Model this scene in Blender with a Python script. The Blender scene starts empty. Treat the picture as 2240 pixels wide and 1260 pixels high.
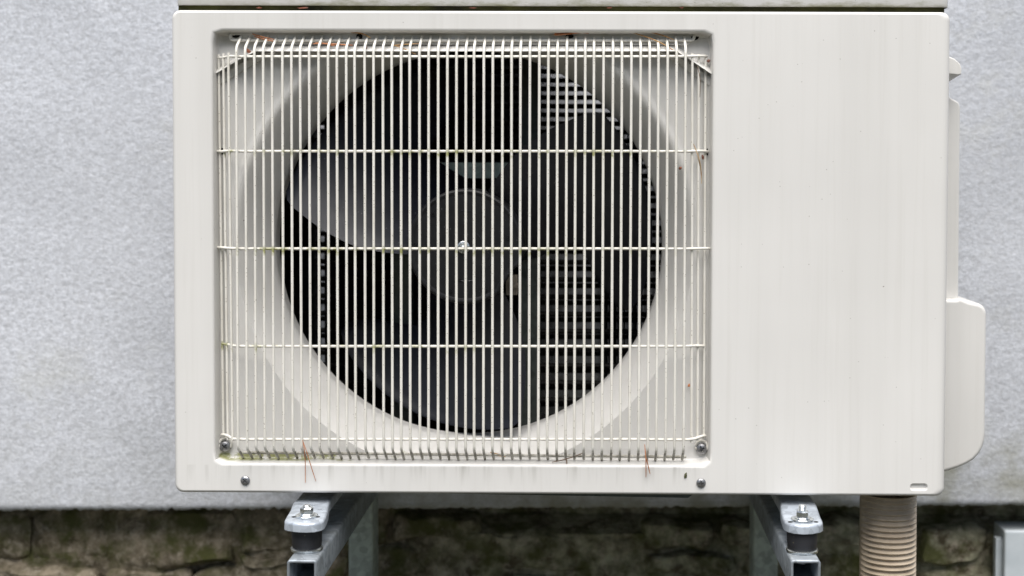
import bpy, bmesh, math, random
from mathutils import Vector, Matrix, noise
random.seed(7)
S = bpy.context.scene
C = S.collection
PI = math.pi
R = math.radians

# ------------------------------------------------------------------ camera
F_PX, PPX, PPY = 3000.0, 1278.4, 458.6            # focal length and principal point in photo pixels (2240 wide)
CAM = Vector((0.03446, -1.41025, 0.34469))
PITCH, YAW, ROLL = 0.03442, -0.00644, 0.00343
fw = Vector((math.sin(YAW)*math.cos(PITCH), math.cos(YAW)*math.cos(PITCH), -math.sin(PITCH)))
rt0 = Vector((math.cos(YAW), -math.sin(YAW), 0))
dn0 = fw.cross(rt0)
RT = rt0*math.cos(ROLL) - dn0*math.sin(ROLL)
DN = rt0*math.sin(ROLL) + dn0*math.cos(ROLL)
cd = bpy.data.cameras.new('camera')
cam = bpy.data.objects.new('camera', cd)
C.objects.link(cam)
S.camera = cam
m3 = Matrix((RT, -DN, -fw)).transposed()
cam.matrix_world = Matrix.Translation(CAM) @ m3.to_4x4()
cd.sensor_fit = 'HORIZONTAL'
cd.sensor_width = 36
cd.lens = F_PX/2240*36
cd.shift_x = (1120-PPX)/2240
cd.shift_y = (PPY-630)/2240
cd.clip_start = 0.05
cd.clip_end = 500
cd.dof.use_dof = True
cd.dof.focus_distance = 1.41
cd.dof.aperture_fstop = 4.4

# ------------------------------------------------------------------ world, sun, exposure
SUN_EL, SUN_AZ = R(65), R(180)                    # azimuth measured clockwise from +Y; the sun stands in front of the wall
w = bpy.data.worlds.new('World')
S.world = w
w.use_nodes = True
nt = w.node_tree
nt.nodes.clear()
sky = nt.nodes.new('ShaderNodeTexSky')
sky.sky_type = 'NISHITA'
sky.sun_disc = False
sky.sun_elevation = SUN_EL
sky.sun_rotation = SUN_AZ
sky.air_density = 1.0
sky.dust_density = 2.0
sky.ozone_density = 1.0
bg = nt.nodes.new('ShaderNodeBackground')
bg.inputs['Strength'].default_value = 0.05
wo = nt.nodes.new('ShaderNodeOutputWorld')
nt.links.new(sky.outputs[0], bg.inputs[0])
nt.links.new(bg.outputs[0], wo.inputs[0])
sl = bpy.data.lights.new('sun', 'SUN')
sl.energy = 3.6
sl.angle = R(60)
sl.color = (1.0, 0.97, 0.93)
so = bpy.data.objects.new('sun', sl)
C.objects.link(so)
to_sun = Vector((math.sin(SUN_AZ)*math.cos(SUN_EL), math.cos(SUN_AZ)*math.cos(SUN_EL), math.sin(SUN_EL)))
so.rotation_euler = to_sun.to_track_quat('Z', 'Y').to_euler()
so.location = to_sun*5
S.view_settings.view_transform = 'Standard'
S.view_settings.look = 'None'
S.view_settings.exposure = 1.02
S.view_settings.gamma = 1
S.view_settings.use_curve_mapping = False


def ray(px, py):
    return fw + RT*((px-PPX)/F_PX) + DN*((py-PPY)/F_PX)


def at(px, py, y):                                # the point of the plane Y = y seen at a photo pixel
    d = ray(px, py)
    return CAM + d*((y-CAM.y)/d.y)


def at_z(px, py, z):
    d = ray(px, py)
    return CAM + d*((z-CAM.z)/d.z)


def ppm(y):                                       # metres per photo pixel at depth y
    return (y-CAM.y)/F_PX


# ------------------------------------------------------------------ materials
class NB:
    def __init__(self, name):
        self.m = bpy.data.materials.new(name)
        self.m.use_nodes = True
        self.t = self.m.node_tree
        self.b = self.t.nodes['Principled BSDF']
        self.pos = self.n('ShaderNodeNewGeometry').outputs['Position']

    def n(self, k, **kw):
        x = self.t.nodes.new(k)
        for a, v in kw.items():
            setattr(x, a, v)
        return x

    def l(self, a, b):
        if hasattr(a, 'links'):
            self.t.links.new(a, b)
        else:
            b.default_value = a

    def scaled(self, s, loc=(0, 0, 0), rot=(0, 0, 0)):
        x = self.n('ShaderNodeMapping')
        x.inputs['Scale'].default_value = s
        x.inputs['Location'].default_value = loc
        x.inputs['Rotation'].default_value = rot
        self.l(self.pos, x.inputs['Vector'])
        return x.outputs[0]

    def noise(self, scale, vec=None, detail=4, rough=0.55):
        x = self.n('ShaderNodeTexNoise')
        x.inputs['Scale'].default_value = scale
        x.inputs['Detail'].default_value = detail
        x.inputs['Roughness'].default_value = rough
        self.l(vec if vec is not None else self.pos, x.inputs['Vector'])
        return x.outputs['Fac']

    def ramp(self, v, a, b, lo=0.0, hi=1.0, smooth=False):
        x = self.n('ShaderNodeMapRange')
        if smooth:
            x.interpolation_type = 'SMOOTHSTEP'
        self.l(v, x.inputs[0])
        for i, q in zip((1, 2, 3, 4), (a, b, lo, hi)):
            x.inputs[i].default_value = q
        return x.outputs[0]

    def math(self, op, a, b=0.0):
        x = self.n('ShaderNodeMath', operation=op)
        self.l(a, x.inputs[0])
        self.l(b, x.inputs[1])
        return x.outputs[0]

    def mix(self, f, a, b):
        x = self.n('ShaderNodeMix', data_type='RGBA')
        self.l(f, x.inputs['Factor'])
        for v, i in ((a, 6), (b, 7)):
            if isinstance(v, tuple):
                v = (*v, 1.0)[:4]
            self.l(v, x.inputs[i])
        return x.outputs[2]

    def xyz(self):
        x = self.n('ShaderNodeSeparateXYZ')
        self.l(self.pos, x.inputs[0])
        return x.outputs

    def speck(self, scale, size, keep):           # sparse small round spots
        v = self.n('ShaderNodeTexVoronoi')
        v.inputs['Scale'].default_value = scale
        wv = self.n('ShaderNodeTexNoise')
        wv.inputs['Scale'].default_value = scale*6
        ad = self.n('ShaderNodeVectorMath', operation='MULTIPLY_ADD')
        self.l(self.pos, wv.inputs['Vector'])
        self.l(wv.outputs['Color'], ad.inputs[0])
        k = 0.12/scale
        ad.inputs[1].default_value = (k, k, k)
        self.l(self.pos, ad.inputs[2])
        self.l(ad.outputs[0], v.inputs['Vector'])
        sp = self.n('ShaderNodeSeparateColor')
        self.l(v.outputs['Color'], sp.inputs[0])
        on = self.math('LESS_THAN', sp.outputs[0], keep)
        sz = self.math('MULTIPLY', sp.outputs[1], size)
        d = self.math('SUBTRACT', sz, v.outputs['Distance'])
        d = self.ramp(d, 0, size*0.25)
        return self.math('MULTIPLY', d, on)

    def bump(self, h, strength=0.3, dist=0.001):
        x = self.n('ShaderNodeBump')
        x.inputs['Strength'].default_value = strength
        x.inputs['Distance'].default_value = dist
        self.l(h, x.inputs['Height'])
        self.l(x.outputs[0], self.b.inputs['Normal'])

    def fin(self, col, rough=0.5, metal=0.0, spec=0.5, coat=0.0):
        if isinstance(col, tuple):
            col = (*col, 1.0)[:4]
        self.l(col, self.b.inputs['Base Color'])
        self.l(rough, self.b.inputs['Roughness'])
        self.b.inputs['Metallic'].default_value = metal
        self.b.inputs['Specular IOR Level'].default_value = spec
        self.b.inputs['Coat Weight'].default_value = coat
        return self.m


M = {}
PAINT = (0.598, 0.586, 0.562)


def paint(name, base, moss=None):
    k = NB(name)
    x, y, z = k.xyz()
    big = k.noise(5, detail=3)
    streak = k.noise(1, k.scaled((130, 130, 3)), detail=4, rough=0.7)
    col = k.mix(k.ramp(big, 0.3, 0.7), tuple(c*0.955 for c in base), tuple(c*1.03 for c in base))
    wide = k.noise(1, k.scaled((28, 28, 1.2)), detail=3, rough=0.6)
    col = k.mix(k.ramp(wide, 0.42, 0.66, 0, 0.55), col, tuple(c*q for c, q in zip(base, (0.925, 0.925, 0.92))))
    col = k.mix(k.ramp(streak, 0.5, 0.8, 0, 0.34), col, tuple(c*q for c, q in zip(base, (0.80, 0.79, 0.76))))
    if moss == 'panel':
        # runs of dirt below the recess and moss on its lower ledge
        run = k.noise(1, k.scaled((95, 30, 6)), detail=4, rough=0.6)
        band = k.math('MULTIPLY', k.ramp(z, 0.008, 0.028), k.ramp(z, 0.0305, 0.0295))
        band = k.math('MULTIPLY', band, k.ramp(x, 0.16, 0.12))
        col = k.mix(k.math('MULTIPLY', band, k.ramp(run, 0.5, 0.72, 0, 0.55)), col, (0.27, 0.26, 0.23))
        ms = k.noise(70, detail=5, rough=0.7)
        zone = k.math('MULTIPLY', k.ramp(y, 0.007, 0.013), k.ramp(z, 0.0398, 0.0378))
        lft = k.ramp(x, -0.325, -0.185, 1.0, 0.0, smooth=True)
        zone = k.math('MULTIPLY', zone, k.ramp(k.math('ADD', ms, k.math('MULTIPLY', lft, 0.2)), 0.58, 0.68))
        zone = k.math('MULTIPLY', zone, k.ramp(x, -0.155, -0.175))
        col = k.mix(k.math('MULTIPLY', zone, 0.8), col, (0.20, 0.21, 0.035))
        # mottled brown darkening along the upper ledge
        up = k.math('MULTIPLY', k.ramp(y, 0.003, 0.012), k.ramp(z, 0.462, 0.470))
        col = k.mix(k.math('MULTIPLY', up, k.ramp(k.noise(28, detail=5), 0.40, 0.70, 0.05, 0.6)), col, (0.19, 0.175, 0.12))
    if moss == 'lid':
        ms = k.noise(1, k.scaled((28, 28, 90)), detail=6, rough=0.7)
        low = k.ramp(z, 0.512, 0.5035)
        f = k.math('MULTIPLY', k.ramp(k.math('ADD', ms, k.math('MULTIPLY', low, 0.22)), 0.52, 0.78), k.ramp(x, -0.40, -0.22, 0.15, 1.0))
        col = k.mix(k.math('MULTIPLY', f, 0.75), col, (0.17, 0.165, 0.06))
    sp = k.speck(75, 0.075, 0.30)
    col = k.mix(k.math('MULTIPLY', sp, 0.8), col, (0.075, 0.06, 0.045))
    sp2 = k.speck(230, 0.17, 0.11)
    col = k.mix(k.math('MULTIPLY', sp2, 0.5), col, (0.16, 0.14, 0.11))
    if moss == 'lid':
        sp3 = k.speck(420, 0.3, 0.22)
        col = k.mix(k.math('MULTIPLY', sp3, 0.6), col, (0.10, 0.10, 0.07))
    k.bump(k.noise(420, detail=2), 0.05, 0.0006)
    return k.fin(col, k.ramp(big, 0.3, 0.7, 0.36, 0.46), spec=0.45)


M['paint'] = paint('beige_enamel', PAINT)
M['panel'] = paint('beige_enamel_panel', PAINT, 'panel')
M['lid'] = paint('beige_enamel_lid', PAINT, 'lid')

k = NB('guard_wire_coating')
x, y, z = k.xyz()
col = k.mix(k.ramp(k.noise(35), 0.35, 0.7), (0.69, 0.670, 0.615), (0.60, 0.577, 0.515))
sp = k.speck(520, 0.38, 0.30)
col = k.mix(k.math('MULTIPLY', sp, 0.6), col, (0.14, 0.12, 0.07))
rows = None
for zz, x1 in ((0.3535, 0.09), (0.2530, 0.05), (0.1525, -0.10)):
    d = k.math('ABSOLUTE', k.math('SUBTRACT', z, zz))
    g = k.math('MULTIPLY', k.ramp(d, 0.006, 0.0015), k.ramp(x, x1+0.10, x1-0.03))
    rows = g if rows is None else k.math('MAXIMUM', rows, g)
g = k.math('MULTIPLY', rows, k.ramp(k.noise(60, detail=5, rough=0.7), 0.50, 0.62))
col = k.mix(k.math('MULTIPLY', g, 0.85), col, (0.20, 0.205, 0.03))
low = k.math('MULTIPLY', k.ramp(z, 0.0455, 0.044), k.ramp(k.noise(140), 0.35, 0.6, 0.35, 0.9))
col = k.mix(low, col, (0.115, 0.105, 0.075))
k.bump(k.noise(500), 0.15, 0.0004)
M['wire'] = k.fin(col, 0.42)

k = NB('fan_plastic')
col = k.mix(k.ramp(k.noise(40), 0.3, 0.7), (0.0058, 0.0072, 0.0125), (0.0085, 0.0102, 0.017))
col = k.mix(k.math('MULTIPLY', k.speck(260, 0.25, 0.12), 0.5), col, (0.13, 0.13, 0.13))
k.bump(k.noise(300), 0.06, 0.0005)
M['fan'] = k.fin(col, k.ramp(k.noise(30), 0.3, 0.7, 0.38, 0.48), spec=0.42)

k = NB('hub_plastic')
col = k.mix(k.ramp(k.noise(60), 0.3, 0.7), (0.009, 0.0093, 0.0105), (0.014, 0.0144, 0.016))
col = k.mix(k.math('MULTIPLY', k.speck(330, 0.25, 0.14), 0.6), col, (0.12, 0.12, 0.12))
k.bump(k.noise(300), 0.08, 0.0005)
M['hub'] = k.fin(col, 0.45, spec=0.25)


def galv(name, base, rough, metal, dirt):
    k = NB(name)
    v = k.n('ShaderNodeTexVoronoi')
    v.inputs['Scale'].default_value = 130
    k.l(k.pos, v.inputs['Vector'])
    sp = k.n('ShaderNodeSeparateColor')
    k.l(v.outputs['Color'], sp.inputs[0])
    n1 = k.noise(55, detail=5)
    col = k.mix(sp.outputs[0], tuple(c*0.76 for c in base), tuple(min(1, c*1.18) for c in base))
    col = k.mix(k.ramp(n1, 0.45, 0.75, 0, dirt), col, (0.12, 0.125, 0.11))
    col = k.mix(k.math('MULTIPLY', k.speck(160, 0.28, 0.25), 0.5), col, tuple(min(1, c*1.5) for c in base))
    k.bump(k.noise(240), 0.12, 0.0006)
    return k.fin(col, k.ramp(n1, 0.3, 0.7, rough-0.07, rough+0.1), metal=metal)


M['galv'] = galv('galvanised_steel', (0.29, 0.32, 0.35), 0.42, 0.55, 0.45)
M['foot'] = galv('grey_coated_steel', (0.40, 0.44, 0.49), 0.33, 0.35, 0.15)
M['zinc'] = galv('zinc_plated_steel', (0.62, 0.65, 0.66), 0.24, 0.95, 0.2)
M['bracket'] = galv('weathered_galvanised_steel', (0.30, 0.34, 0.30), 0.55, 0.2, 0.5)
M['carrier'] = galv('pale_green_grey_steel', (0.50, 0.58, 0.50), 0.55, 0.0, 0.3)
M['inner'] = galv('shade_dark_inner_sheet', (0.055, 0.066, 0.058), 0.6, 0.2, 0.4)  # galvanised sheet coloured darker, interior shade put into the base
M['screw'] = galv('dull_screw_steel', (0.30, 0.30, 0.31), 0.35, 0.85, 0.35)

k = NB('black_rubber')
col = k.mix(k.math('MULTIPLY', k.speck(240, 0.22, 0.2), 0.7), k.mix(k.noise(80), (0.012, 0.012, 0.014), (0.022, 0.022, 0.026)), (0.16, 0.14, 0.09))
M['rubber'] = k.fin(col, 0.55)
k = NB('hole_shade_black')
M['dark'] = k.fin(k.mix(k.noise(60), (0.008, 0.008, 0.008), (0.02, 0.018, 0.014)), 0.9, spec=0.1)  # flat black standing for the shade inside holes
k = NB('mossy_seam')
M['seam'] = k.fin(k.mix(k.ramp(k.noise(25, detail=5), 0.35, 0.65), (0.05, 0.048, 0.03), (0.13, 0.13, 0.05)), 0.9, spec=0.1)
k = NB('dark_aluminium_fin')
M['fins'] = k.fin(k.mix(k.noise(30), (0.022, 0.023, 0.025), (0.036, 0.038, 0.04)), 0.6, metal=0.0)  # near-black grey fins with slight mottling
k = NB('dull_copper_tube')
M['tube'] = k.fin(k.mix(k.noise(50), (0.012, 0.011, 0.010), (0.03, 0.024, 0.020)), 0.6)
k = NB('brown_clip_plastic')
M['clip'] = k.fin(k.mix(k.noise(160), (0.36, 0.31, 0.24), (0.16, 0.13, 0.10)), 0.5)

k = NB('hose_plastic')
n1 = k.noise(45, detail=5)
col = k.mix(k.ramp(n1, 0.35, 0.7), (0.53, 0.445, 0.34), (0.43, 0.35, 0.26))
x, y, z = k.xyz()
col = k.mix(k.ramp(k.math('ADD', k.noise(30), k.ramp(z, -0.02, -0.13, 0, 0.22)), 0.55, 0.78, 0, 0.6), col, (0.20, 0.15, 0.10))
M['hose'] = k.fin(col, 0.45)
k = NB('box_plastic')
M['box'] = k.fin(k.mix(k.ramp(k.noise(25, detail=5), 0.4, 0.7), (0.48, 0.52, 0.545), (0.40, 0.44, 0.465)), 0.5)

k = NB('rough_plaster')
n1 = k.noise(1, k.scaled((2.2, 2.2, 2.8)), detail=4)
n2 = k.noise(1, k.scaled((190, 190, 235), rot=(0, R(-35), 0)), detail=5, rough=0.65)
n3 = k.noise(420, detail=3)
col = k.mix(k.ramp(n1, 0.38, 0.62), (0.46, 0.476, 0.51), (0.58, 0.598, 0.64))
col = k.mix(k.ramp(n2, 0.34, 0.56, 0.8, 0), col, (0.36, 0.365, 0.38))
col = k.mix(k.ramp(k.noise(330, detail=2), 0.40, 0.60, 0.45, 0), col, (0.34, 0.35, 0.37))
st = k.noise(6, detail=6, rough=0.7)
col = k.mix(k.ramp(st, 0.56, 0.78, 0, 0.5), col, (0.45, 0.45, 0.40))
x, y, z = k.xyz()
alg = k.math('MULTIPLY', k.ramp(z, 0.02, -0.045), k.ramp(k.noise(22, detail=5), 0.38, 0.62))
col = k.mix(k.math('MULTIPLY', alg, k.ramp(x, -0.45, -0.1, 0.1, 0.6)), col, (0.19, 0.185, 0.12))
k.bump(k.math('ADD', k.math('MULTIPLY', n2, 1.6), k.math('MULTIPLY', n3, 0.6)), 0.38, 0.0020)
M['plaster'] = k.fin(col, 0.92, spec=0.2)

k = NB('mossy_rubble_stone')
oi = k.n('ShaderNodeObjectInfo').outputs['Random']
n1 = k.noise(42, detail=6, rough=0.65)
n2 = k.noise(90, detail=5, rough=0.7)
a = k.mix(oi, (0.21, 0.185, 0.13), (0.31, 0.255, 0.19))
x, y, z = k.xyz()
a = k.mix(k.ramp(x, -0.23, -0.12, 0, 0.75), a, (0.34, 0.34, 0.235))
col = k.mix(k.ramp(n1, 0.36, 0.62), a, (0.075, 0.062, 0.038))
col = k.mix(k.ramp(n2, 0.5, 0.72, 0, 0.75), col, (0.42, 0.37, 0.29))
x, y, z = k.xyz()
g = k.noise(24, detail=5, rough=0.6)
g = k.math('ADD', g, k.ramp(z, -0.12, -0.02, 0.0, 0.12))
col = k.mix(k.ramp(g, 0.46, 0.62, 0, 0.9), col, (0.062, 0.066, 0.020))
k.bump(k.math('ADD', n1, n2), 0.8, 0.004)
M['stone'] = k.fin(col, 0.95, spec=0.15)
k = NB('dark_old_mortar')
M['mortar'] = k.fin(k.mix(k.noise(40, detail=6), (0.04, 0.036, 0.022), (0.16, 0.135, 0.095)), 0.95, spec=0.1)
k = NB('gravelly_soil')
M['ground'] = k.fin(k.mix(k.noise(60, detail=6), (0.035, 0.035, 0.025), (0.08, 0.075, 0.055)), 0.95, spec=0.1)

for nm, a, b in (('needle_orange', (0.50, 0.19, 0.07), (0.32, 0.11, 0.04)), ('needle_gold', (0.42, 0.24, 0.07), (0.28, 0.12, 0.04)),
                 ('needle_dark', (0.17, 0.11, 0.07), (0.10, 0.065, 0.045)), ('needle_straw', (0.52, 0.40, 0.24), (0.30, 0.17, 0.09)),
                 ('flake_rust', (0.26, 0.085, 0.04), (0.12, 0.04, 0.025)), ('moss_bit', (0.10, 0.11, 0.03), (0.05, 0.05, 0.02))):
    k = NB(nm)
    M[nm] = k.fin(k.mix(k.ramp(k.noise(170), 0.35, 0.65), a, b), 0.6)


# ------------------------------------------------------------------ mesh helpers
class MB:
    def __init__(self):
        self.v, self.f, self.sm = [], [], []

    def add(self, vs, fs, smooth=True):
        o = len(self.v)
        self.v += [tuple(p) for p in vs]
        self.f += [tuple(i+o for i in q) for q in fs]
        self.sm += [smooth]*len(fs)

    def tube(self, pts, r, n=8, caps=True):
        pts = [Vector(p) for p in pts]
        rs = r if isinstance(r, (list, tuple)) else [r]*len(pts)
        t0 = (pts[1]-pts[0]).normalized()
        up = Vector((0, 0, 1)) if abs(t0.z) < 0.9 else Vector((0, 1, 0))
        nrm = t0.cross(up).normalized()
        vs = []
        for i, p in enumerate(pts):
            a = pts[max(i-1, 0)]
            b = pts[min(i+1, len(pts)-1)]
            t = (b-a).normalized()
            nrm = (nrm - t*nrm.dot(t)).normalized()
            bi = t.cross(nrm)
            for j in range(n):
                an = 2*PI*j/n
                vs.append(p + (nrm*math.cos(an) + bi*math.sin(an))*rs[i])
        fs = []
        for i in range(len(pts)-1):
            for j in range(n):
                q = (j+1) % n
                fs.append((i*n+j, i*n+q, (i+1)*n+q, (i+1)*n+j))
        if caps:
            fs.append(tuple(reversed(range(n))))
            fs.append(tuple(range((len(pts)-1)*n, len(pts)*n)))
        self.add(vs, fs)

    def lathe(self, c, axis, prof, n=32, smooth=True, cap0=False, cap1=False):
        # prof: list of (radius, distance along the axis)
        ax = Vector(axis).normalized()
        u = ax.orthogonal().normalized()
        v = ax.cross(u)
        c = Vector(c)
        vs = []
        for r, h in prof:
            for j in range(n):
                a = 2*PI*j/n
                vs.append(c + ax*h + (u*math.cos(a) + v*math.sin(a))*r)
        fs = []
        for i in range(len(prof)-1):
            for j in range(n):
                q = (j+1) % n
                fs.append((i*n+j, i*n+q, (i+1)*n+q, (i+1)*n+j))
        if cap0:
            fs.append(tuple(reversed(range(n))))
        if cap1:
            fs.append(tuple(range((len(prof)-1)*n, len(prof)*n)))
        self.add(vs, fs, smooth)

    def box(self, a, b):
        x0, y0, z0 = a
        x1, y1, z1 = b
        vs = [(x, y, z) for x in (x0, x1) for y in (y0, y1) for z in (z0, z1)]
        self.add(vs, [(0, 1, 3, 2), (4, 6, 7, 5), (0, 4, 5, 1), (2, 3, 7, 6), (0, 2, 6, 4), (1, 5, 7, 3)], False)

    def loops(self, ls, closed=True, smooth=True):
        n = len(ls[0])
        vs = [p for q in ls for p in q]
        fs = []
        for i in range(len(ls)-1):
            for j in range(n if closed else n-1):
                q = (j+1) % n
                fs.append((i*n+j, i*n+q, (i+1)*n+q, (i+1)*n+j))
        self.add(vs, fs, smooth)

    def build(self, name, mat, parent=None, bevel=0.0, seg=2, weld=False, recalc=True, angle=40):
        me = bpy.data.meshes.new(name)
        me.from_pydata(self.v, [], self.f)
        me.polygons.foreach_set('use_smooth', self.sm)
        bm = bmesh.new()
        bm.from_mesh(me)
        if weld:
            bmesh.ops.remove_doubles(bm, verts=bm.verts, dist=1e-5)
        if recalc:
            bmesh.ops.recalc_face_normals(bm, faces=bm.faces)
        if bevel > 0:
            es = [e for e in bm.edges if len(e.link_faces) == 2 and e.calc_face_angle(0) > R(30)]
            bmesh.ops.bevel(bm, geom=es, offset=bevel, segments=seg, profile=0.5, affect='EDGES', clamp_overlap=True)
            for f in bm.faces:
                f.smooth = True
        for e in bm.edges:
            if len(e.link_faces) == 2 and e.calc_face_angle(0) > R(angle):
                e.smooth = False
        bm.to_mesh(me)
        bm.free()
        me.materials.append(mat)
        o = link(name, me, parent)
        if bevel > 0:
            wn = o.modifiers.new('weighted_normal', 'WEIGHTED_NORMAL')
            wn.keep_sharp = True
            wn.weight = 100
        return o


def link(name, me, parent=None):
    o = bpy.data.objects.new(name, me)
    C.objects.link(o)
    if parent is not None:
        o.parent = parent
    return o


def tag(o, label=None, cat=None, group=None, kind=None):
    for a, v in (('label', label), ('category', cat), ('group', group), ('kind', kind)):
        if v:
            o[a] = v
    return o


def thing(name, label, cat, group=None):
    o = bpy.data.objects.new(name, None)
    o.empty_display_size = 0.05
    C.objects.link(o)
    return tag(o, label, cat, group)


def rrect(x0, x1, z0, z1, r, y, n=6):             # rounded rectangle loop in a plane of constant Y
    out = []
    for cx, cz, a0 in ((x1-r, z1-r, 0), (x0+r, z1-r, 90), (x0+r, z0+r, 180), (x1-r, z0+r, 270)):
        for i in range(n+1):
            a = R(a0+90*i/n)
            out.append(Vector((cx+r*math.cos(a), y, cz+r*math.sin(a))))
    return out


def smoothed(pts, k=3):                           # Chaikin rounding of an open path
    pts = [Vector(p) for p in pts]
    for _ in range(k):
        q = [pts[0]]
        for a, b in zip(pts, pts[1:]):
            q += [a.lerp(b, 0.25), a.lerp(b, 0.75)]
        q.append(pts[-1])
        pts = q
    return pts


# ================================================================== SETTING
Y_WALL, Y_STONE = 0.392, 0.452
Z_GROUND = -0.62
g = MB()
g.add([(-60, -60, Z_GROUND), (60, -60, Z_GROUND), (60, 60, Z_GROUND), (-60, 60, Z_GROUND)], [(0, 1, 2, 3)], False)
tag(g.build('ground', M['ground']), kind='structure')

# plaster wall: fine relief where it is seen, coarse outside
Z_PL0 = at(1120, 1113, Y_WALL).z
Z_PLL, Z_PLR = at(0, 1118, Y_WALL).z, at(2240, 1107, Y_WALL).z
XL, XRr = at(0, 600, Y_WALL).x, at(2240, 600, Y_WALL).x


def axis_steps(a, b, fine0, fine1, step, coarse):
    out, x = [], a
    while x < b:
        out.append(x)
        x += step if fine0 <= x <= fine1 else coarse
    out.append(b)
    return out


xs = axis_steps(-2.2, 2.2, XL-0.08, XRr+0.08, 0.0034, 0.04)
zs = axis_steps(0.0, 2.4, -0.01, 0.66, 0.0034, 0.06)
wl = MB()
vs = []
for j, dz in enumerate(zs):
    for i, x in enumerate(xs):
        t = (x-XL)/(XRr-XL)
        z0 = Z_PLL + (Z_PLR-Z_PLL)*t
        z = z0 + dz
        p = Vector((x, 0, z))
        q = Vector((x*math.cos(0.42)+z*math.sin(0.42), 3.7, -x*math.sin(0.42)+z*math.cos(0.42)))
        d = noise.noise(Vector((q.x*120, 0, q.z*170)))*0.00042 + noise.noise(Vector((q.x*190, 5, q.z*250)))*0.00048 + noise.noise(p*9)*0.0016
        if j == 0:
            z += noise.noise(Vector((x*140, 1, 0)))*0.0034 + noise.noise(Vector((x*30, 2, 0)))*0.0026
            d += 0.004
        elif j == 1:
            d += 0.0012
        vs.append((x, Y_WALL+d, z))
nx = len(xs)
fs = [(j*nx+i, j*nx+i+1, (j+1)*nx+i+1, (j+1)*nx+i) for j in range(len(zs)-1) for i in range(nx-1)]
# underside of the plaster edge and the back of the wall
o = len(vs)
vs += [(x, Y_WALL+0.12, vs[i][2]+0.002) for i, x in enumerate(xs)]
fs += [(i+1, i, o+i, o+i+1) for i in range(nx-1)]
o2 = len(vs)
vs += [(-2.2, Y_WALL+0.12, 2.4+Z_PLL), (2.2, Y_WALL+0.12, 2.4+Z_PLL)]
wl.add(vs, fs)
wl.add([vs[o], vs[o+nx-1], vs[o2+1], vs[o2]], [(0, 1, 2, 3)], False)
tag(wl.build('plaster_wall', M['plaster'], recalc=False, angle=80), 'pale grey rough plastered house wall behind the outdoor unit', 'wall')

# rubble plinth
pl = thing('stone_plinth', 'dark mossy rubble stone plinth under the plaster wall', 'stone wall')
mo = MB()
mx = [-2.2+4.4*i/220 for i in range(221)]
mz = [Z_GROUND-0.05+(Z_PL0+0.03-Z_GROUND+0.05)*j/36 for j in range(37)]
GAPX, GAPZ = at(870, 1150, Y_STONE).x, at(1500, 1156, Y_STONE).z
mo.add([(x, Y_STONE+0.05*min(1, max(0, (x-GAPX)/0.03))*min(1, max(0, (z-GAPZ)/0.006+0.6))+0.004+0.030*max(0.0, noise.noise(Vector((x*9, 3, z*14)))+0.12)+0.006*noise.noise(Vector((x*80, 9, z*80))), z) for z in mz for x in mx],
       [(j*221+i, j*221+i+1, (j+1)*221+i+1, (j+1)*221+i) for j in range(36) for i in range(220)])
mo.build('mortar', M['stone'], pl)


def stone(x0, x1, z0, z1, depth, n=12, m=9):
    seed = Vector((random.uniform(0, 90), random.uniform(0, 90), random.uniform(0, 90)))
    b = MB()
    vs = []
    cx, cz = (x0+x1)/2, (z0+z1)/2
    sk = random.uniform(-0.10, 0.10)
    tilt, lean = random.uniform(-0.10, 0.10), random.uniform(-0.12, 0.12)
    for j in range(m+1):
        for i in range(n+1):
            u, v = i/n*2-1, j/m*2-1
            e = max(abs(u), abs(v))
            k_ = 1-0.13*(abs(u)**3)*(abs(v)**3)
            x = cx + u*(x1-x0)/2*k_ + v*sk*(z1-z0)*0.5
            z = cz + v*(z1-z0)/2*k_
            edge = max(0, (e-0.72)/0.28)
            p = Vector((x, 0, z))
            y = Y_STONE + depth*0.6 + 0.010*edge**2 + tilt*(x-cx) + lean*(z-cz)
            big = noise.noise(p*19+seed)
            # split faces: steps as in broken stone
            y += big*0.009 + (math.floor(noise.noise(p*13-seed)*3.2)/3.2)*0.009 + noise.noise(p*75+seed)*0.004
            x += noise.noise(p*24+seed*2)*0.014*e
            z += noise.noise(p*24+seed*3)*0.013*e
            vs.append((x, y, z))
    fs = [(j*(n+1)+i, j*(n+1)+i+1, (j+1)*(n+1)+i+1, (j+1)*(n+1)+i) for j in range(m) for i in range(n)]
    rim = [i for i in range(n+1)] + [j*(n+1)+n for j in range(1, m+1)] + [m*(n+1)+i for i in range(n-1, -1, -1)] + [j*(n+1) for j in range(m-1, 0, -1)]
    o = len(vs)
    vs += [(vs[i][0], Y_STONE+0.075, vs[i][2]) for i in rim]
    fs += [(rim[(q+1) % len(rim)], rim[q], o+q, o+(q+1) % len(rim)) for q in range(len(rim))]
    b.add(vs, fs)
    b.build('stone', M['stone'], pl, recalc=False, angle=50)


seen = [(-260, 60, 1120, 1226), (62, 232, 1116, 1234), (234, 520, 1114, 1238), (522, 638, 1116, 1214), (-260, 214, 1236, 1330), (218, 416, 1244, 1340),
        (418, 632, 1240, 1330), (530, 632, 1216, 1238), (640, 742, 1118, 1200), (640, 758, 1210, 1300), (750, 850, 1116, 1188), (766, 936, 1196, 1266), (858, 1052, 1126, 1186),
        (944, 1050, 1196, 1300), (1062, 1390, 1166, 1256), (1062, 1280, 1266, 1360), (1288, 1520, 1268, 1350),
        (1404, 1560, 1152, 1204), (1568, 1752, 1146, 1196), (1402, 1620, 1212, 1260), (1628, 1742, 1204, 1300), (1752, 1872, 1206, 1300), (1762, 1990, 1150, 1196),
        (1880, 1996, 1206, 1300), (2004, 2166, 1160, 1236), (2000, 2190, 1246, 1330), (2176, 2420, 1170, 1236), (2200, 2420, 1246, 1340)]
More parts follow.
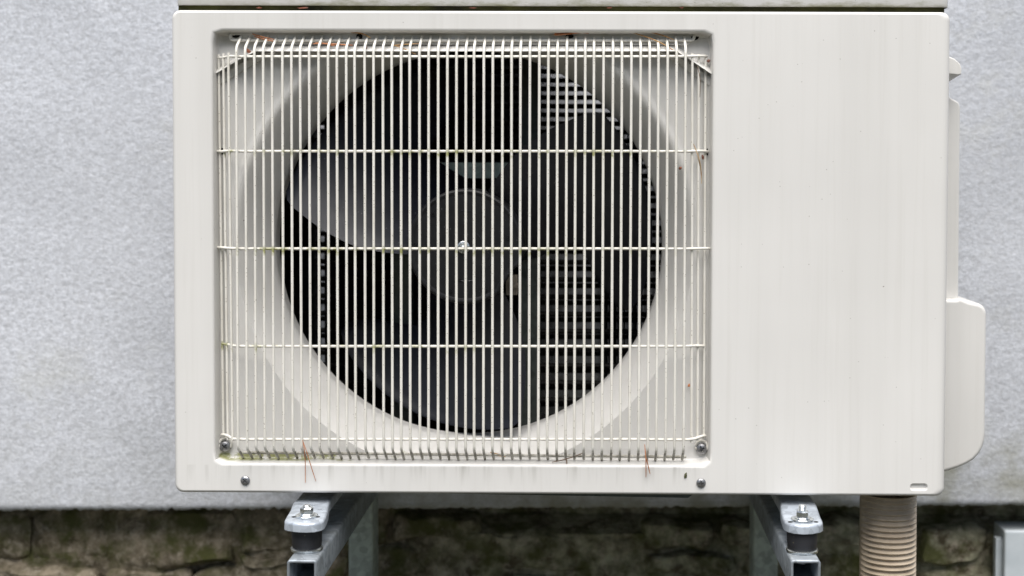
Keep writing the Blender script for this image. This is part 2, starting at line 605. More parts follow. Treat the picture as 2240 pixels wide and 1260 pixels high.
for (a, b_, c, d) in seen:
    P, Q = at(a, d, Y_STONE), at(b_, c, Y_STONE)
    stone(P.x, Q.x, P.z, Q.z, random.uniform(-0.004, 0.010))
# the same wall going on outside the frame
zlow = at(1000, 1345, Y_STONE).z
for row in range(4):
    z1 = zlow-row*0.118
    x = -1.25+random.uniform(0, 0.1)
    while x < 1.25:
        wd = random.uniform(0.09, 0.2)
        stone(x, x+wd-0.006, z1-0.112, z1, random.uniform(-0.004, 0.01), 6, 5)
        x += wd
for sx in (-1, 1):
    for row in range(3):
        x = at(-262, 1200, Y_STONE).x-0.008 if sx < 0 else at(2424, 1200, Y_STONE).x+0.006
        z0 = zlow + row*(Z_PL0-zlow)/3
        while abs(x) < 1.3:
            wd = random.uniform(0.09, 0.17)
            a, b_ = (x-wd, x-0.006) if sx < 0 else (x+0.006, x+wd)
            stone(a, b_, z0+0.003, z0+(Z_PL0-zlow)/3-0.004, random.uniform(-0.004, 0.01), 6, 4)
            x += sx*wd

# ================================================================== THE OUTDOOR UNIT
W2, H = 0.400, 0.500
Y_REC, Y_BACK = 0.018, 0.292
unit = thing('outdoor_unit', 'beige air conditioner outdoor unit with wire fan guard, on wall brackets', 'air conditioner')
unit.location = (0, 0, 0)

# ---- front panel: rounded sheet with a recess whose floor turns into the fan bellmouth
fp = MB()
NA = 256
ax0 = at(1016.5, 540, Y_REC)                      # fan axis
FX, FZ = ax0.x, ax0.z
R_OUT = 501.5*ppm(Y_REC)
Y_IN = 0.068
R_IN = 424.5*ppm(Y_IN)
pA, pB = at(464, 1019, 0), at(1566, 64, 0)
AX0, AX1, AZ0, AZ1 = pA.x, pB.x, pA.z, pB.z


def rr_hit(a, x0, x1, z0, z1, r):                 # distance from the fan axis to a rounded rectangle along angle a
    c, s = math.cos(a), math.sin(a)
    lo, hi = 0.0, 2.0
    for _ in range(40):
        m = (lo+hi)/2
        x, z = FX+c*m, FZ+s*m
        dx = max(x0+r-x, x-(x1-r), 0)
        dz = max(z0+r-z, z-(z1-r), 0)
        inside = (x0 <= x <= x1 and z0 <= z <= z1) and not (dx > 0 and dz > 0 and dx*dx+dz*dz > r*r)
        if inside:
            lo = m
        else:
            hi = m
    return lo


angs = sorted([2*PI*i/NA for i in range(NA)])
prof = []                                          # (inset, Y, corner radius): soft lip, wall, soft foot
for t in range(6):
    a = t/5*PI/2
    prof.append((0.0030*math.sin(a), 0.0030*(1-math.cos(a))))
for t in range(6):
    a = t/5*PI/2
    prof.append((0.0030+0.0012+0.003*(1-math.cos(a)), Y_REC-0.003+0.003*math.sin(a)))
rec_loops = []
for ins, yy in prof:
    ls = []
    for a in angs:
        d = rr_hit(a, AX0+ins, AX1-ins, AZ0+ins, AZ1-ins, 0.009-ins*0.7)
        ls.append(Vector((FX+d*math.cos(a), yy, FZ+d*math.sin(a))))
    rec_loops.append(ls)
ins_end = prof[-1][0]
lim = [rr_hit(a, AX0+ins_end, AX1-ins_end, AZ0+ins_end, AZ1-ins_end, 0.004) for a in angs]


def bell_y(r):                                     # depth of the bellmouth at radius r
    t = max(0.0, min(1.0, (R_OUT-r)/(R_OUT-R_IN)))
    return Y_REC + (Y_IN-Y_REC)*(0.62*t+0.38*t*t)


def ridge(r):
    q = (r-R_OUT)/0.0095
    return Y_REC - 0.0016*max(0.0, math.sin(PI*q)) if 0 < q < 1 else Y_REC


def upper(a):                                      # the raised rim dies out below the middle
    return max(0.0, min(1.0, (math.sin(a)+0.12)/0.35))


rads = [R_OUT+0.0125, R_OUT+0.0095] + [R_OUT+0.0095*(1-i/6) for i in range(1, 7)] + [R_OUT-(R_OUT-R_IN)*i/10 for i in range(1, 11)]
for rr_ in rads:
    ls = []
    for a, L in zip(angs, lim):
        r_ = min(rr_, L)
        yy = Y_REC+(ridge(r_)-Y_REC)*upper(a) if r_ >= R_OUT else bell_y(r_)
        ls.append(Vector((FX+r_*math.cos(a), yy, FZ+r_*math.sin(a))))
    rec_loops.append(ls)
for dy in (0.004, 0.02):                           # short throat behind the bellmouth
    rec_loops.append([Vector((FX+R_IN*math.cos(a), Y_IN+dy, FZ+R_IN*math.sin(a))) for a in angs])
fp.loops(rec_loops)
# rounded outer border: the right fold is softer than the other three
bor = []
for t in range(8):
    a = t/7*PI/2
    q = 1-math.sin(a)
    bor.append(rrect(-W2+0.0045*q, W2-0.0095*q, 0.0035*q, H-0.003*q, 0.009-0.003*q, 0.0075*(1-math.cos(a)), 8))
bor.append([p+Vector((0, 0.024, 0)) for p in bor[-1]])
fp.loops(bor)
# embossed slot in the lower corner
sp_ = at(2010, 1065.5, 0)
sl_ = [rrect(sp_.x-0.0095+i_, sp_.x+0.0095-i_, sp_.z-0.0040+i_, sp_.z+0.0040-i_, 0.0039-i_, y_) for i_, y_ in ((0, 0), (0.0008, 0.0006), (0.0013, 0.0022), (0.002, 0.0028))]
fp.loops(sl_)
fp.add(sl_[-1], [tuple(range(len(sl_[-1])))])
pm = bpy.data.meshes.new('front_panel')
pm.from_pydata(fp.v, [], fp.f)
bm = bmesh.new()
bm.from_mesh(pm)
bmesh.ops.remove_doubles(bm, verts=bm.verts, dist=2e-6)
es = [e for e in bm.edges if len(e.link_faces) == 1 and all(abs(v.co.y) < 1e-6 for v in e.verts)]
bmesh.ops.triangle_fill(bm, use_beauty=True, use_dissolve=False, edges=es, normal=(0, -1, 0))
bmesh.ops.recalc_face_normals(bm, faces=bm.faces)
if sum(f.normal.y*f.calc_area() for f in bm.faces if all(abs(v.co.y) < 1e-6 for v in f.verts)) > 0:
    bmesh.ops.reverse_faces(bm, faces=bm.faces)
for f in bm.faces:
    f.smooth = not all(abs(v.co.y) < 1e-6 for v in f.verts)
for e in bm.edges:
    if len(e.link_faces) == 2 and (e.calc_face_angle(0) > R(28) or all(abs(v.co.y) < 1e-6 for v in e.verts)):
        e.smooth = False
bm.to_mesh(pm)
bm.free()
pm.materials.append(M['panel'])
link('front_panel', pm, unit)

# ---- raised pad and folded strip over the fan opening
pd = MB()
a, b_ = at(572, 98, Y_REC), at(1512, 71.5, Y_REC)
ls = [rrect(a.x+i_, b_.x-i_, a.z+i_, b_.z-i_, 0.0062-i_*0.8, y_, 8) for i_, y_ in ((0, Y_REC+0.002), (0, Y_REC-0.0026), (0.0007, Y_REC-0.0038), (0.002, Y_REC-0.0042))]
for q_ in ls[2:]:
    for p_ in q_:                                    # the pad leans forward at its lower edge
        p_.y += 0.0026*(p_.z-b_.z)/(a.z-b_.z)*-1 + 0.0026*1.0 - 0.0006
pd.loops(ls)
pd.add(ls[-1], [tuple(range(len(ls[-1])))])
pd.build('raised_pad', M['panel'], unit)

st_path = [(469, 163), (566, 114), (1478, 114), (1557, 163)]
sect = [(-15, 0.0005), (-14, -0.003), (-1.5, -0.0180), (0, -0.0188), (0.9, -0.0183), (0.5, -0.0155), (-11, -0.0015), (-12, 0.001)]
sb = MB()
ptsP = []
for (p, q) in zip(st_path, st_path[1:]):
    for i in range(10):
        ptsP.append((p[0]+(q[0]-p[0])*i/10, p[1]+(q[1]-p[1])*i/10))
ptsP.append(st_path[-1])


def strip(points, sec, name):
    b = MB()
    rows = []
    for off, dy in sec:
        row = []
        for px, py, sc in points:
            v_ = at(px, py+off*sc, Y_REC-0.006)
            v_.y = Y_REC+dy*(1-0.55*max(0, min(1, max(525-px, px-1512)/50)))
            row.append(v_)
        rows.append(row)
    b.loops(rows, closed=False)
    for s_ in (0, -1):
        b.add([r_[s_] for r_ in rows], [tuple(range(len(rows)))], False)
    return b.build(name, M['paint'], unit, angle=25)


strip([(x_, y_, 1) for x_, y_ in ptsP], sect, 'folded_strip')
low_ = [(4, 0.001), (5, -0.0052), (6.5, -0.0060), (22, -0.0042), (25, -0.0036), (26.5, -0.002), (26, 0.001)]
strip([(469.5, 161, 1), (480, 157.5, 1), (500, 147, 0.95), (530, 132, 0.85), (566, 116.5, 0.65), (585, 114, 0.35), (602, 113, 0.1)], low_, 'strip_flange')
strip([(1440, 113, 0.1), (1458, 114, 0.35), (1478, 116.5, 0.65), (1508, 134, 0.85), (1535, 150.5, 0.95), (1548, 158.5, 1), (1556.5, 163.5, 1)], low_, 'strip_flange')

# ---- lid
lid = MB()
lx0, lx1 = at(380, 8, -0.002).x, at(2080.5, 8, -0.002).x
lz0, lz1 = at(1200, 13, 0.005).z, 0.535
secs = [(0.005, lz1-0.006), (0.005, lz0+0.002), (0.0058, lz0+0.0003), (0.008, lz0), (0.012, lz0+0.001)]
prof_l = [rrect(lx0, lx1, -0.5, 0.5, 0.01, 0)]
bl = []
for yy, zz in secs:
    bl.append([(lx0+0.006, yy, zz), (lx0+0.002, yy+0.0012, zz), (lx0, yy+0.006, zz), (lx0, Y_BACK+0.006, zz), (lx1, Y_BACK+0.006, zz), (lx1, yy+0.006, zz), (lx1-0.002, yy+0.0012, zz), (lx1-0.006, yy, zz)])
lid.loops([[Vector(p) for p in q] for q in bl])
top = [Vector((min(max(x, lx0+0.005), lx1-0.005), min(max(y, 0.011), Y_BACK), lz1)) for x, y, z in bl[0]]
lid.loops([[Vector(p) for p in bl[0]], top])
lid.add(top, [tuple(range(len(top)))])
lid.build('lid', M['lid'], unit, recalc=True)
gp = MB()                                           # dirty neck between lid and panel
gp.box((-W2+0.004, 0.014, H-0.012), (W2-0.004, Y_BACK-0.002, lz0+0.004))
gp.build('lid_seam', M['seam'], unit)

# ---- casing sheets, floor pan and inner divider
for sx in (-1, 1):
    b = MB()
    b.box((sx*(W2-0.0012), 0.028, 0.002), (sx*(W2-0.0030), Y_BACK, H-0.003))
    b.build('side_panel', M['paint'], unit)
b = MB()
b.box((-W2+0.004, 0.006, 0.0012), (W2-0.004, Y_BACK, 0.004))
b.build('base_pan', M['paint'], unit)
b = MB()                                             # stiffening bead under the floor pan, deeper towards the right
xa, xb = at(560, 1085, 0.012).x, at(1522, 1085, 0.012).x
b.add([(xa, 0.012, 0.0010), (xb-0.008, 0.012, -0.0052), (xb, 0.012, 0.0010), (xa, 0.05, 0.0010), (xb-0.008, 0.05, -0.0052), (xb, 0.05, 0.0010)],
      [(0, 1, 2), (5, 4, 3), (0, 3, 4, 1), (1, 4, 5, 2)], False)
b.build('pan_bead', M['inner'], unit)
b = MB()
xd = at(1500, 540, 0.15).x
b.box((xd, 0.09, 0.005), (xd+0.002, Y_BACK, H-0.013))
b.box((xd+0.003, Y_BACK-0.004, 0.005), (W2-0.004, Y_BACK-0.002, H-0.013))
b.build('divider', M['inner'], unit)

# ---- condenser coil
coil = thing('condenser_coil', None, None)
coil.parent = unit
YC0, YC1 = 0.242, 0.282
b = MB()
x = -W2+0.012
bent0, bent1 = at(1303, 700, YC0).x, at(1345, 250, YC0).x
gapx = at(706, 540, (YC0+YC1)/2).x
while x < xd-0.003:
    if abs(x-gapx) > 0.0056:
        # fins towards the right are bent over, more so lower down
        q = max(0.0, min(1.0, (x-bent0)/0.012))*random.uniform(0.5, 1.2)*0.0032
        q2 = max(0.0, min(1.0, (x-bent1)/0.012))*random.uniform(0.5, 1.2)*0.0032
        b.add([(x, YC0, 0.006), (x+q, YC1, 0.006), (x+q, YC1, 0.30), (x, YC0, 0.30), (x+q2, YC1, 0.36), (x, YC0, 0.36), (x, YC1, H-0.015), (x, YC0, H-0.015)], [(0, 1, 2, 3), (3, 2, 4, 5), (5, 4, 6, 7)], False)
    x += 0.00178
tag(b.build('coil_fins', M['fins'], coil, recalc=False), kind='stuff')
tm = None
zt = 0.0135
while zt < H-0.02:
    for yy, dz in ((YC0+0.0085, 0.0), (YC1-0.0085, 0.0115)):
        if tm is None:
            b = MB()
            b.tube([(-W2+0.010, 0, 0), (xd-0.002, 0, 0)], 0.0031, 8, False)
            o = b.build('coil_tube', M['tube'], coil)
            tm = o.data
        else:
            o = link('coil_tube', tm, coil)
        o.location = (0, yy, zt+dz)
    zt += 0.0210

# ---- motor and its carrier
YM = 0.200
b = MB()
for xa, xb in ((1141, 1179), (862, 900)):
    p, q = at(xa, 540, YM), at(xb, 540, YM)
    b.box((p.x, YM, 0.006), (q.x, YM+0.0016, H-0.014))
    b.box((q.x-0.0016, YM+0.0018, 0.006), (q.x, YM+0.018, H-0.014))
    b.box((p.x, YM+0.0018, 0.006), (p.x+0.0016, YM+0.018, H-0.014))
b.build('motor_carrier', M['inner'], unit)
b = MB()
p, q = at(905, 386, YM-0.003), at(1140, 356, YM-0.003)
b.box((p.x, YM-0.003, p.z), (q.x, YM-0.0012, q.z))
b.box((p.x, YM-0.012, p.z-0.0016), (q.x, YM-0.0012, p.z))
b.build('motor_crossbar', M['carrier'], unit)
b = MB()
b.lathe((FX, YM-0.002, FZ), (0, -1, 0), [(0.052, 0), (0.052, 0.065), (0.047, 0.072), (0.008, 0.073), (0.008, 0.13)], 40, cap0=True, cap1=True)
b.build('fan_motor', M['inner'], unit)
b = MB()
p = at(1120, 622, 0.10)
b.box((p.x-0.007, 0.10, p.z-0.012), (p.x+0.006, 0.112, p.z+0.010))
b.box((p.x-0.003, 0.096, p.z-0.004), (p.x+0.009, 0.0998, p.z+0.002))
b.build('motor_clip', M['clip'], unit, bevel=0.0012)

# ---- fan
YH = 0.024
fan = MB()
RH = 127*ppm(YH)
hub_c = Vector((FX, YH, FZ))
n_ = 96
ls = []
prof_h = [(0.0, -0.0), (0.90, 0.0), (0.925, -0.0006), (0.955, -0.0008), (0.985, 0.0002), (1.0, 0.0022), (1.0, 0.045)]


def hub_r(a):
    d = math.degrees(a) % 360
    c = 1.0
    if 310 < d < 340:                               # flat cut in the rim at lower right
        c = 0.955*math.cos(R(15))/math.cos(R(d-325))
    return c


for fr, dy in prof_h[1:]:
    ls.append([Vector((FX+RH*fr*hub_r(2*PI*j/n_)*math.cos(2*PI*j/n_), YH+dy, FZ+RH*fr*hub_r(2*PI*j/n_)*math.sin(2*PI*j/n_))) for j in range(n_)])
fan.loops(ls)
fan.add(ls[0], [tuple(range(n_))])
fan_o = fan.build('fan', M['hub'], unit, angle=35)
# bolt with washer
b = MB()
bc = at(1014, 541, YH)
b.lathe((bc.x, YH, bc.z), (0, -1, 0), [(0.0066, 0.0001), (0.0066, 0.0012), (0.0060, 0.0016), (0.0046, 0.0017), (0.0046, 0.0045), (0.004, 0.0052), (0.0022, 0.0053), (0.0021, 0.0075), (0.0012, 0.008)], 20, cap1=True)
b.build('hub_bolt', M['zinc'], fan_o, angle=30)
for (px, py, rr_) in ((947, 468, 4.6), (1111, 520, 5), (985, 636, 4.6), (1005, 611, 4), (907, 534, 4), (1064, 634, 3.4)):
    p = at(px, py, YH)
    b = MB()
    q = rr_*ppm(YH)
    b.lathe((p.x, YH, p.z), (0, -1, 0), [(q, 0), (q, 0.0010), (q*0.7, 0.0010), (q*0.62, 0.0001), (q*0.3, 0.0002), (q*0.25, 0.0008), (q*0.1, 0.0009)], 14, cap1=True)
    b.build('boss', M['hub'], fan_o)
b = MB()                                             # raised arcs moulded on the hub face
for r_, a0, a1 in ((0.62, 80, 97), (0.60, 262, 284), (0.42, 182, 200), (0.63, 183, 196), (0.30, 20, 50), (0.45, 330, 350), (0.53, 320, 335)):
    b.tube([(FX+RH*r_*math.cos(R(a0+(a1-a0)*i/6)), YH-0.0001, FZ+RH*r_*math.sin(R(a0+(a1-a0)*i/6))) for i in range(7)], 0.00045, 5)
b.build('moulded_rib', M['fan'], fan_o)

# blades: outline in polar steps, front edge (nearer) to back edge (deeper)
PX = ppm(0.06)
edge = [(118, 92, 190), (150, 103, 187), (186, 113, 184.6), (215, 117.5, 182.5), (243, 116, 180.6), (271, 108, 178), (310, 98.5, 174.6), (353, 94, 170.6), (385, 93, 168), (402, 95, 166.2), (410, 100, 163.5)]
NB_ = 22


def blade_pts(rot, thick):
    rows = []
    for (r_, ab, af) in edge:
        row = []
        for i in range(NB_+1):
            t = i/NB_
            a = R(af+(ab-af)*t + rot)
            rr_ = r_*PX
            # pitch: the front edge leads, the surface runs back in a shallow S
            span = (af-ab)/75.0
            rel = (af-(af+(ab-af)*t))/75.0
            lead = 0.034 + 0.008*(r_/410)
            y = lead + 0.158*(rel**0.92)*(0.65+0.35*r_/410) - 0.007*math.sin(PI*t)*(r_/410)
            y += 0.0035*max(0, 1-t*7)**2
            row.append(Vector((FX+rr_*math.cos(a), y+thick*(0.25+min(1, 5*t, 5*(1-t))*0.75), FZ+rr_*math.sin(a))))
        rows.append(row)
    return rows


for q in range(3):
    b = MB()
    fr, bk = blade_pts(-120*q, 0.0), blade_pts(-120*q, 0.0024)
    b.loops(fr, closed=False)
    b.loops([list(reversed(r_)) for r_ in bk], closed=False)
    rim = lambda rows: [r_[0] for r_ in rows] + rows[-1][1:] + [r_[-1] for r_ in reversed(rows[:-1])]
    b.loops([rim(fr), rim(bk)], closed=False)
    b.build('blade', M['fan'], fan_o, weld=True, angle=60)

# ---- wire guard
YF, YB = -0.007, 0.0150
RW = 0.00142
xA, xB = at(518.3, 545, YF).x, at(1498.6, 545, YF).x
zt_, zb_ = at(1010, 107, YF).z, at(1010, 984, YF).z
zte, zbe = at(1010, 81.5, YB-0.001).z, at(1010, 1003.5, YB-0.001).z
guard = MB()
P = lambda px, py, y: at(px, py, y)
hl = smoothed([P(514, 74.5, YB+0.004), P(507, 73.5, YB-0.001), P(503.5, 79, YB-0.002), P(506, 87.5, YB-0.002), P(522, 88.5, YB-0.0035), P(560, 88.5, YB-0.0035)], 2)
hr = smoothed([P(1470, 88.5, YB-0.0035), P(1503, 88.5, YB-0.0035), P(1516, 88, YB-0.002), P(1519, 80, YB-0.002), P(1518, 76, YB+0.004)], 2)
guard.tube(hl+hr, RW*1.1, 8)
guard_o = guard.build('fan_guard', M['wire'], unit)
vm = None
for i in range(50):
    X = xA+(xB-xA)*i/49
    if vm is None:
        pts = [(0, YB-0.001, zte), (0, YF+0.0035, zt_+0.0030), (0, YF+0.0016, zt_+0.0008), (0, YF+0.0004, zt_-0.0018), (0, YF, zt_-0.005)]
        pts += [(0, YF, zt_-0.005+(zb_-zt_+0.009)*j/10) for j in range(1, 11)]
        pts += [(0, YF+0.0005, zb_+0.0013), (0, YF+0.0018, zb_-0.0006), (0, YF+0.004, zb_-0.0020), (0, YB-0.001, zbe)]
        b = MB()
        b.tube(pts, RW, 8)
        o = b.build('vertical_wire', M['wire'], guard_o, angle=70)
        vm = o.data
    else:
        o = link('vertical_wire', vm, guard_o)
    o.location = (X+random.uniform(-0.0004, 0.0004), random.uniform(-0.0002, 0.0002), random.uniform(-0.0008, 0.0008))
    o.rotation_euler = (0, random.uniform(-0.0009, 0.0009), 0)
for (t, bt, y) in (((478.5, 119), (489, 960), 0.0125), ((488.5, 117), (498.7, 962), 0.007), ((499.5, 115), (508.8, 964), 0.001),
                   ((1514.5, 117), (1512.5, 968), 0.001), ((1528.5, 119), (1525.5, 963), 0.007), ((1543.3, 121), (1539.5, 958), 0.0125)):
    a, c = P(*t, y), P(*bt, y)
    b = MB()
    b.tube([a.lerp(c, j/10) for j in range(11)], RW*0.95, 8)
    b.build('vertical_wire', M['wire'], guard_o)
YX = YF+0.0029
rowsY = [(124, 126, 123.5), (331, 331, 331.5), (544, 541, 544.5), (757.5, 752.5, 757.5), (961, 951, 962)]
for k_, (yc, yl, yr) in enumerate(rowsY):
    lx, rx = ((477, 1546), (475, 1549), (474, 1556), (486, 1541), (485, 1543))[k_]
    pts = [P(lx, yl, YB-0.0015), P(lx+11, yl+0.5, YB-0.008), P(lx+24, yc-1, YX+0.006), P(524, yc, YX), P(560, yc, YX)]
    pts += [P(560+920*j/12, yc, YX) for j in range(1, 12)]
    pts += [P(1480, yr, YX), P(1500, yr, YX+0.0005), P(rx-24, yr-1 if k_ < 4 else yr-2, YX+0.006), P(rx-8, yr-1 if k_ < 4 else yr-8, YB-0.008), P(rx, yr-0.5 if k_ < 4 else yr-9, YB-0.0015)]
    if k_ == 1:
        pts[-1] = P(1549, 332, YB+0.003)
    b = MB()
    b.tube(smoothed(pts, 1), RW*1.02, 8)
    b.build('cross_wire', M['wire'], guard_o)
b = MB()
b.tube([P(532, 990, YB-0.003)] + [P(532+(1501-532)*j/12, 990+(999.5-990)*j/12, YB-0.003) for j in range(1, 13)], RW, 8)
b.build('cross_wire', M['wire'], guard_o)
for cx_, cy_ in ((493, 976.5), (1534.5, 982)):       # eyes that the guard is screwed down by
    b = MB()
    b.tube([P(cx_+12.5*math.cos(R(a)), cy_-6+14*math.sin(R(a))*0.9, YB-0.0005) for a in range(-170, 171, 20)], RW*0.9, 8)
    b.build('screw_eye', M['wire'], guard_o)

# ---- screws
def screw(px, py, y, rpx):
    c = at(px, py, y)
    rr_ = rpx*ppm(y)
    n_ = 22
    vs, fs = [], []
    ra = random.uniform(0, PI/2)
    for j in range(n_+1):
        for i in range(n_+1):
            u, v = i/n_*2-1, j/n_*2-1
            du, dv = u*math.sqrt(1-v*v/2), v*math.sqrt(1-u*u/2)
            rho = min(1, math.hypot(du, dv))
            h = 0.46*math.sqrt(max(0, 1-rho**2.4))+0.02
            a = math.cos(ra)*du+math.sin(ra)*dv
            c_ = -math.sin(ra)*du+math.cos(ra)*dv
            if (abs(a) < 0.095 and abs(c_) < 0.5) or (abs(c_) < 0.095 and abs(a) < 0.5):
                h -= 0.40
            vs.append((c.x+du*rr_, y-h*rr_, c.z+dv*rr_))
    for j in range(n_):
        for i in range(n_):
            fs.append((j*(n_+1)+i, j*(n_+1)+i+1, (j+1)*(n_+1)+i+1, (j+1)*(n_+1)+i))
    b = MB()
    b.add(vs, fs)
    b.build('screw', M['screw'], unit, recalc=False, angle=35)


screw(493, 976.5, Y_REC-0.003, 13)
screw(1534.5, 982, Y_REC-0.003, 13)
screw(536.5, 1051, -0.0005, 10.5)
screw(1533.5, 1056.5, -0.0005, 10.5)
for (px, py, ra, rb) in ((516, 76.5, 9, 6.5), (1519, 81, 10, 7), (484, 331, 7, 7.5), (1549.5, 332.5, 7, 8), (786, 80, 7, 7), (1246, 79, 9, 5)):
    b = MB()
    yy = Y_REC-0.0004 if not 570 < px < 1500 else Y_REC-0.0046
    vs = [P(px+ra*math.cos(2*PI*j/18), py+rb*math.sin(2*PI*j/18), yy) for j in range(18)]
    b.add(vs, [tuple(range(18))])
    b.build('guard_hole_shade', M['dark'], unit)  # dark disc painted as the shade inside a hole; nothing is cut

# ---- covers on the right flank
YV = 0.11
def cover(name, outline, y0, y1, bev, seg=4, back=None):
    b = MB()
    f0 = [P(px, py, y0) for px, py in outline]
    f1 = [Vector((p.x, y1, p.z)) for p in (f0 if back is None else [P(px, py, y0) for px, py in back])]
    n_ = len(f0)
    b.add(f0+f1, [tuple(range(n_)), tuple(reversed(range(n_, 2*n_)))] + [(i, (i+1) % n_, n_+(i+1) % n_, n_+i) for i in range(n_)], False)
    return b.build(name, M['paint'], unit, bevel=bev, seg=seg)


def arc(cx_, cy_, r_, a0, a1, n_=6):
    return [(cx_+r_*math.cos(R(a0+(a1-a0)*i/n_)), cy_-r_*math.sin(R(a0+(a1-a0)*i/n_))) for i in range(n_+1)]


cover('valve_cover', [(2013, 655), (2092, 655), (2100, 652), (2122, 660)] + arc(2134, 688, 25, 72, 0) + [(2156, 948), (2155, 962), (2151, 978), (2143, 993), (2131, 1006), (2115, 1016), (2096, 1024), (2070, 1032), (2013, 1044)], YV, 0.272, 0.0072)
cover('service_cover', [(2008, 200), (2074, 210), (2098, 224), (2101, 236), (2097, 655), (2008, 655)], YV+0.012, 0.270, 0.0022, 3)
cover('side_handle', [(2020, 118), (2078, 124), (2089, 129), (2100, 139), (2104, 148), (2103.5, 163), (2095, 164), (2076, 162), (2020, 160)], 0.09, 0.15, 0.0014, 3,
      [(2020, 112), (2078, 118), (2088, 123), (2100, 134), (2104, 146), (2104, 170), (2097, 178), (2078, 188), (2020, 190)])

# ---- mounting feet under the unit
Z_FOOT = -0.010


def foot(outline, fl):
    b = MB()
    tp = [at_z(px, py, Z_FOOT) for px, py in outline]
    # carry the strip back under the floor pan
    n0 = len(tp)
    back = 0.20
    L, Rr = tp[0].copy(), tp[-1].copy()
    poly = [Vector((L.x, back, Z_FOOT))] + tp + [Vector((Rr.x, back, Z_FOOT))]
    inner = [Vector(p) for p in poly]
    cxm = sum(p.x for p in inner)/len(inner)
    # rolled edge and skirt
    def off(d, dz):
        out = []
        for i, p in enumerate(poly):
            a = poly[i-1] if i > 0 else poly[i]+Vector((0, 1, 0))
            c = poly[i+1] if i < len(poly)-1 else poly[i]+Vector((0, 1, 0))
            t = (c-a)
            t.z = 0
            t.normalize()
            nn = Vector((-t.y, t.x, 0))
            if nn.dot(p-Vector((cxm, 0.1, 0))) < 0:
                nn = -nn
            out.append(p+nn*d+Vector((0, 0, dz)))
        return out
    rows = [off(-0.0030, 0.0)] + [off(-0.0030+0.0030*math.sin(R(a)), -0.0030*(1-math.cos(R(a)))) for a in (18, 36, 54, 72, 90)] + [off(0.0003, -0.0090), off(-0.0012, -0.0092), off(-0.0014, -0.004)]
    b.loops(rows, closed=False)
    b.add(rows[0], [tuple(range(len(rows[0])))])
    b.build('mounting_foot', M['foot'], unit, angle=50)


foot([(640, 1100), (635, 1114), (627, 1127), (622.5, 1135), (623, 1139), (630, 1141.5), (648, 1144), (668, 1145), (688, 1144), (702, 1141), (709, 1137), (713, 1130), (717, 1119), (720, 1100)], 0)
foot([(1707, 1102), (1708, 1118), (1712, 1132), (1716, 1140), (1724, 1144), (1738, 1147.5), (1758, 1149), (1778, 1148), (1794, 1145), (1800, 1141.5), (1799, 1136), (1795, 1128), (1790, 1114), (1786, 1102)], 0)
for (px, py) in ((643, 1131), (695, 1131), (1729, 1142), (1785, 1142)):
    b = MB()
    c = at_z(px, py, Z_FOOT)
    b.lathe((c.x, c.y, Z_FOOT), (0, 0, 1), [(0.0024, 0.0003), (0.0004, 0.00035)], 12, cap1=True)
    b.build('slot_hole_shade', M['dark'], unit)  # black disc on the foot, its colour stands for a hole's shade

